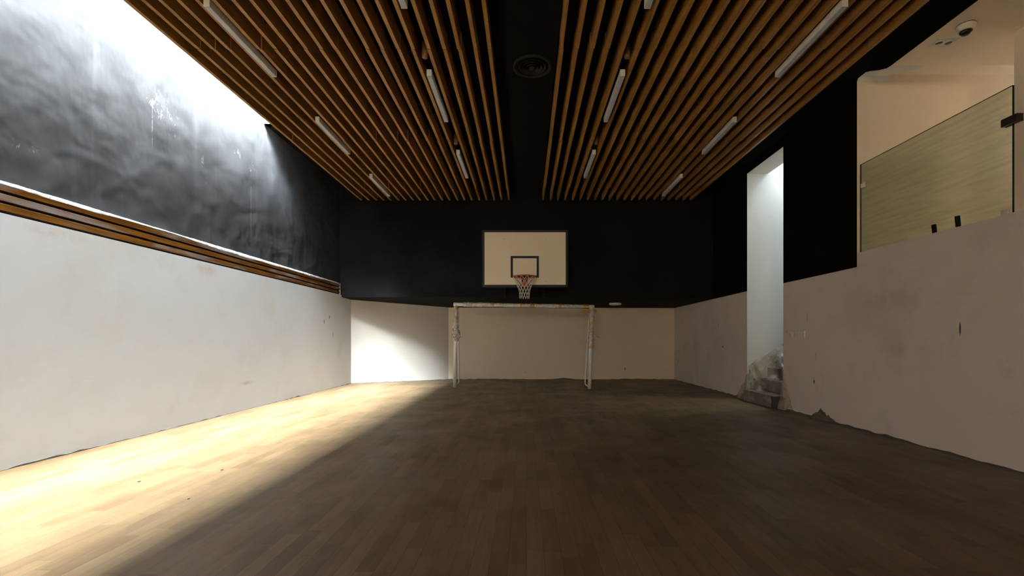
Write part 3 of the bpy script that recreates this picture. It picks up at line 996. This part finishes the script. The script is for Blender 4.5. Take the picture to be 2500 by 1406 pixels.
# ------------------------------------------------------------------ dome camera and twin downlights on the landing ceiling
dc = Vector((4.60, 4.93, ZO))
o = empty('dome_camera', dc, 'white dome camera with dark lens on the landing ceiling', 'security camera')
MB().lathe([(0.082, 0.0), (0.082, -0.006)], 32, dc).build('gasket', M_ink, o, dc)
MB().lathe([(0.084, -0.006), (0.084, -0.014), (0.064, -0.062), (0.055, -0.064)], 32, dc).build('base', M_cam, o, dc)
MB().lathe([(0.056, -0.060), (0.052, -0.080), (0.040, -0.098), (0.020, -0.108), (0.0005, -0.110)], 28, dc).build('dome', M_dome, o, dc)
fl = Vector((4.62, 5.215, ZO))
o = empty('recessed_downlight', fl, 'twin recessed spotlight plate on the landing ceiling behind the dome camera', 'spotlight')
MB().box(fl.x - 0.115, fl.x + 0.115, fl.y - 0.075, fl.y + 0.075, ZO - 0.006, ZO).build('plate', M_white, o, fl, bevel=0.002)
for s in (-1, 1):
    c = Vector((fl.x + s * 0.052, fl.y, ZO - 0.006))
    MB().lathe([(0.046, 0.0), (0.046, -0.006), (0.036, -0.006), (0.034, 0.0)], 28, c, caps=False).build('trim_ring', M_white, o, c)
    MB().lathe([(0.034, -0.0005), (0.0005, -0.001)], 24, c).build('lamp_face', M_brass, o, c)

# ------------------------------------------------------------------ stairs in the doorway, draped with plastic
RISE, GO, SX0 = 0.21, 0.28, 4.22
st = empty('staircase', (SX0, 8.7, 0), 'dark stone steps rising through the tall doorway under a plastic sheet', 'stairs')
for i in range(10):
    x0 = SX0 + i * GO
    ya, yb = (DW0 - 0.0 + 0.005, DW1 - 0.01)
    if i == 0:
        MB().box(x0, XR - 0.008, ya, 9.15, 0, RISE).box(XR - 0.008, x0 + GO + 0.02, ya, yb, 0, RISE).build('step', M_conc, st, (x0, 8.7, 0))
    else:
        MB().box(x0, x0 + GO + 0.02, ya, yb, 0, RISE * (i + 1)).build('step', M_conc, st, (x0, 8.7, 0))


def stair_z(x):
    if x < SX0:
        return 0.0
    i = int((x - SX0) / GO)
    return RISE * (i + 1)


def sheet_top(x):                    # upper edge of the film along the far jamb
    return 0.64 + 0.66 * max(0.0, x - 4.38) + 0.05 * noise.noise((x * 2.0, 3, 9)) + 0.05 * max(0, noise.noise((x * 4.5, 1, 2)))


rows = []
xs = [4.12 + 0.02 * i for i in range(5)]
for i in range(7):                   # profile points hugging each tread and riser
    x0 = SX0 + i * GO
    xs += [x0 - 0.006, x0 - 0.004] + [x0 + 0.02 + q * (GO - 0.05) / 6 for q in range(7)]
xs = sorted(x for x in xs if x < 6.1)
for x in xs:
    i = int((x - SX0) / GO + 1e-4)
    row = []
    for j in range(33):
        v = j / 32
        n1 = noise.noise((x * 3.0, v * 5, 1.7)); n2 = noise.noise((x * 8, v * 14, 6.0))
        if x < SX0 - 0.005:
            base = 0.006
        else:
            base = RISE * (i + 1) + 0.008
        k = next((q for q in range(7) if abs(x - (SX0 + q * GO - 0.006)) < 1e-4), None)
        if k is not None:
            base = RISE * k + 0.008
        k2 = next((q for q in range(7) if abs(x - (SX0 + q * GO - 0.004)) < 1e-4), None)
        if k2 is not None:
            base = RISE * (k2 + 1) + 0.008
        y = 8.10 + (9.325 - 8.10) * v
        if x < 4.36:
            y = 8.10 + (9.14 - 8.10) * v
            z = base + 0.010 * max(0, n2) if x >= SX0 - 0.005 else base + 0.006 * abs(n2)
            row.append((x - 0.010 * abs(n1) if x < SX0 else x, y, z))
            continue
        e = max(0.0, (v - 0.50) / 0.50)
        rise = max(0.0, sheet_top(x) - base) * e ** 1.7
        z = base + rise + 0.030 * max(0, n1) + 0.006 * abs(n2) + 0.05 * e * (1 - e) * n1
        bl = math.exp(-((x - 4.86) / 0.20) ** 2 - ((v - 0.80) / 0.13) ** 2)      # bunched-up fold
        z += bl * (0.13 + 0.10 * abs(noise.noise((x * 13, v * 20, 2.2))))
        row.append((x, y - 0.02 * e * (1 - e) * n2 - 0.05 * bl, max(z, base)))
    rows.append(row)
o = MB().grid(rows).build('plastic_sheet', M_sheet, None, (4.6, 8.7, 0.2))
tag(o, 'dusty translucent plastic sheet draped over the steps in the tall doorway', 'plastic sheet')

# loose corner of sheeting outside the doorway against the wall, and a flap on the near side
rows = []
for i in range(21):
    u = i / 20
    rows.append([(XR - 0.015 - 0.05 * abs(noise.noise((u * 4, j * 0.3, 2))) - 0.10 * (1 - j / 12) ** 2, 9.16 + 0.62 * u,
                  max(0.006, (0.62 * (1 - u) ** 1.1 + 0.05 * noise.noise((u * 6, 1, 1))) * j / 12)) for j in range(13)])
o = MB().grid(rows).build('plastic_sheet', M_sheet, None, (XR, 9.4, 0.2))
tag(o, 'crumpled plastic sheeting gathered against the wall left of the steps', 'plastic sheet')
rows = []
for i in range(17):
    u = i / 16
    rows.append([(XR - 0.012 - 0.10 * (1 - j / 12) ** 2 - 0.03 * abs(noise.noise((u * 5, j * 0.4, 8))), 8.02 - 0.34 * u,
                  max(0.006, (0.64 * (1 - u) ** 1.4 + 0.10 * (1 - u)) * j / 12 + 0.01)) for j in range(13)])
o = MB().grid(rows).build('plastic_sheet', M_sheet, None, (XR, 7.9, 0.2))
tag(o, 'narrow plastic flap hanging on the wall corner right of the steps', 'plastic sheet')

# heap of broken plaster by the right wall
rows = []
for i in range(29):
    u = i / 28
    y = 6.62 + 0.62 * u
    pk = 0.145 * min(u / 0.62, (1 - u) / 0.38) * (1 + 0.35 * noise.noise((u * 9, 3, 3)))
    row = []
    for j in range(12):
        v = j / 11
        row.append((XR - 0.003 - 0.17 * v * (0.15 + 0.85 * math.sin(math.pi * u)), y + 0.02 * noise.noise((u * 9, v * 9, 0)),
                    max(0.0, pk * (1 - v) ** 1.5 + 0.035 * noise.noise((u * 14, v * 8, 5)) * (1 - v))))
    rows.append(row)
o = MB().grid(rows, smooth=False).build('plaster_rubble', M_rubble, None, (XR - 0.1, 6.9, 0))
tag(o, 'low heap of broken grey plaster against the right wall base', 'rubble')

# dark crumbs on the sunlit floor
for (px, py, lab) in ((339.5, 1176, 'dark crumb on the brightest part of the floor, nearest the camera'),
                      (542, 1147.5, 'dark crumb on the lit floor, second nearest the camera'),
                      (461, 1218, 'tiny dark crumb on the tan edge of the lit floor'),
                      (797, 1001.5, 'tiny dark crumb on the lit floor nearest the back wall, left one'),
                      (930, 1001.5, 'tiny dark crumb on the lit floor nearest the back wall, right one')):
    d = F * H / (py - CY)
    x = (px - CX) / F * d
    r = 0.011 if 'tiny' not in lab else 0.008
    rows = [[(x + r * q * (1 + 0.3 * noise.noise((px, a, zz * 50))) * math.cos(a * math.pi / 5), d + r * q * 1.3 * math.sin(a * math.pi / 5), zz)
             for a in range(10)] for q, zz in ((1, 0), (0.95, r * 0.35), (0.5, r * 0.7), (0.05, r * 0.75))]
    o = MB().grid(rows, 0, True, True, True).build('floor_crumb', M_crumb, None, (x, d, 0))
    tag(o, lab, 'crumb', 'crumbs on the lit floor')
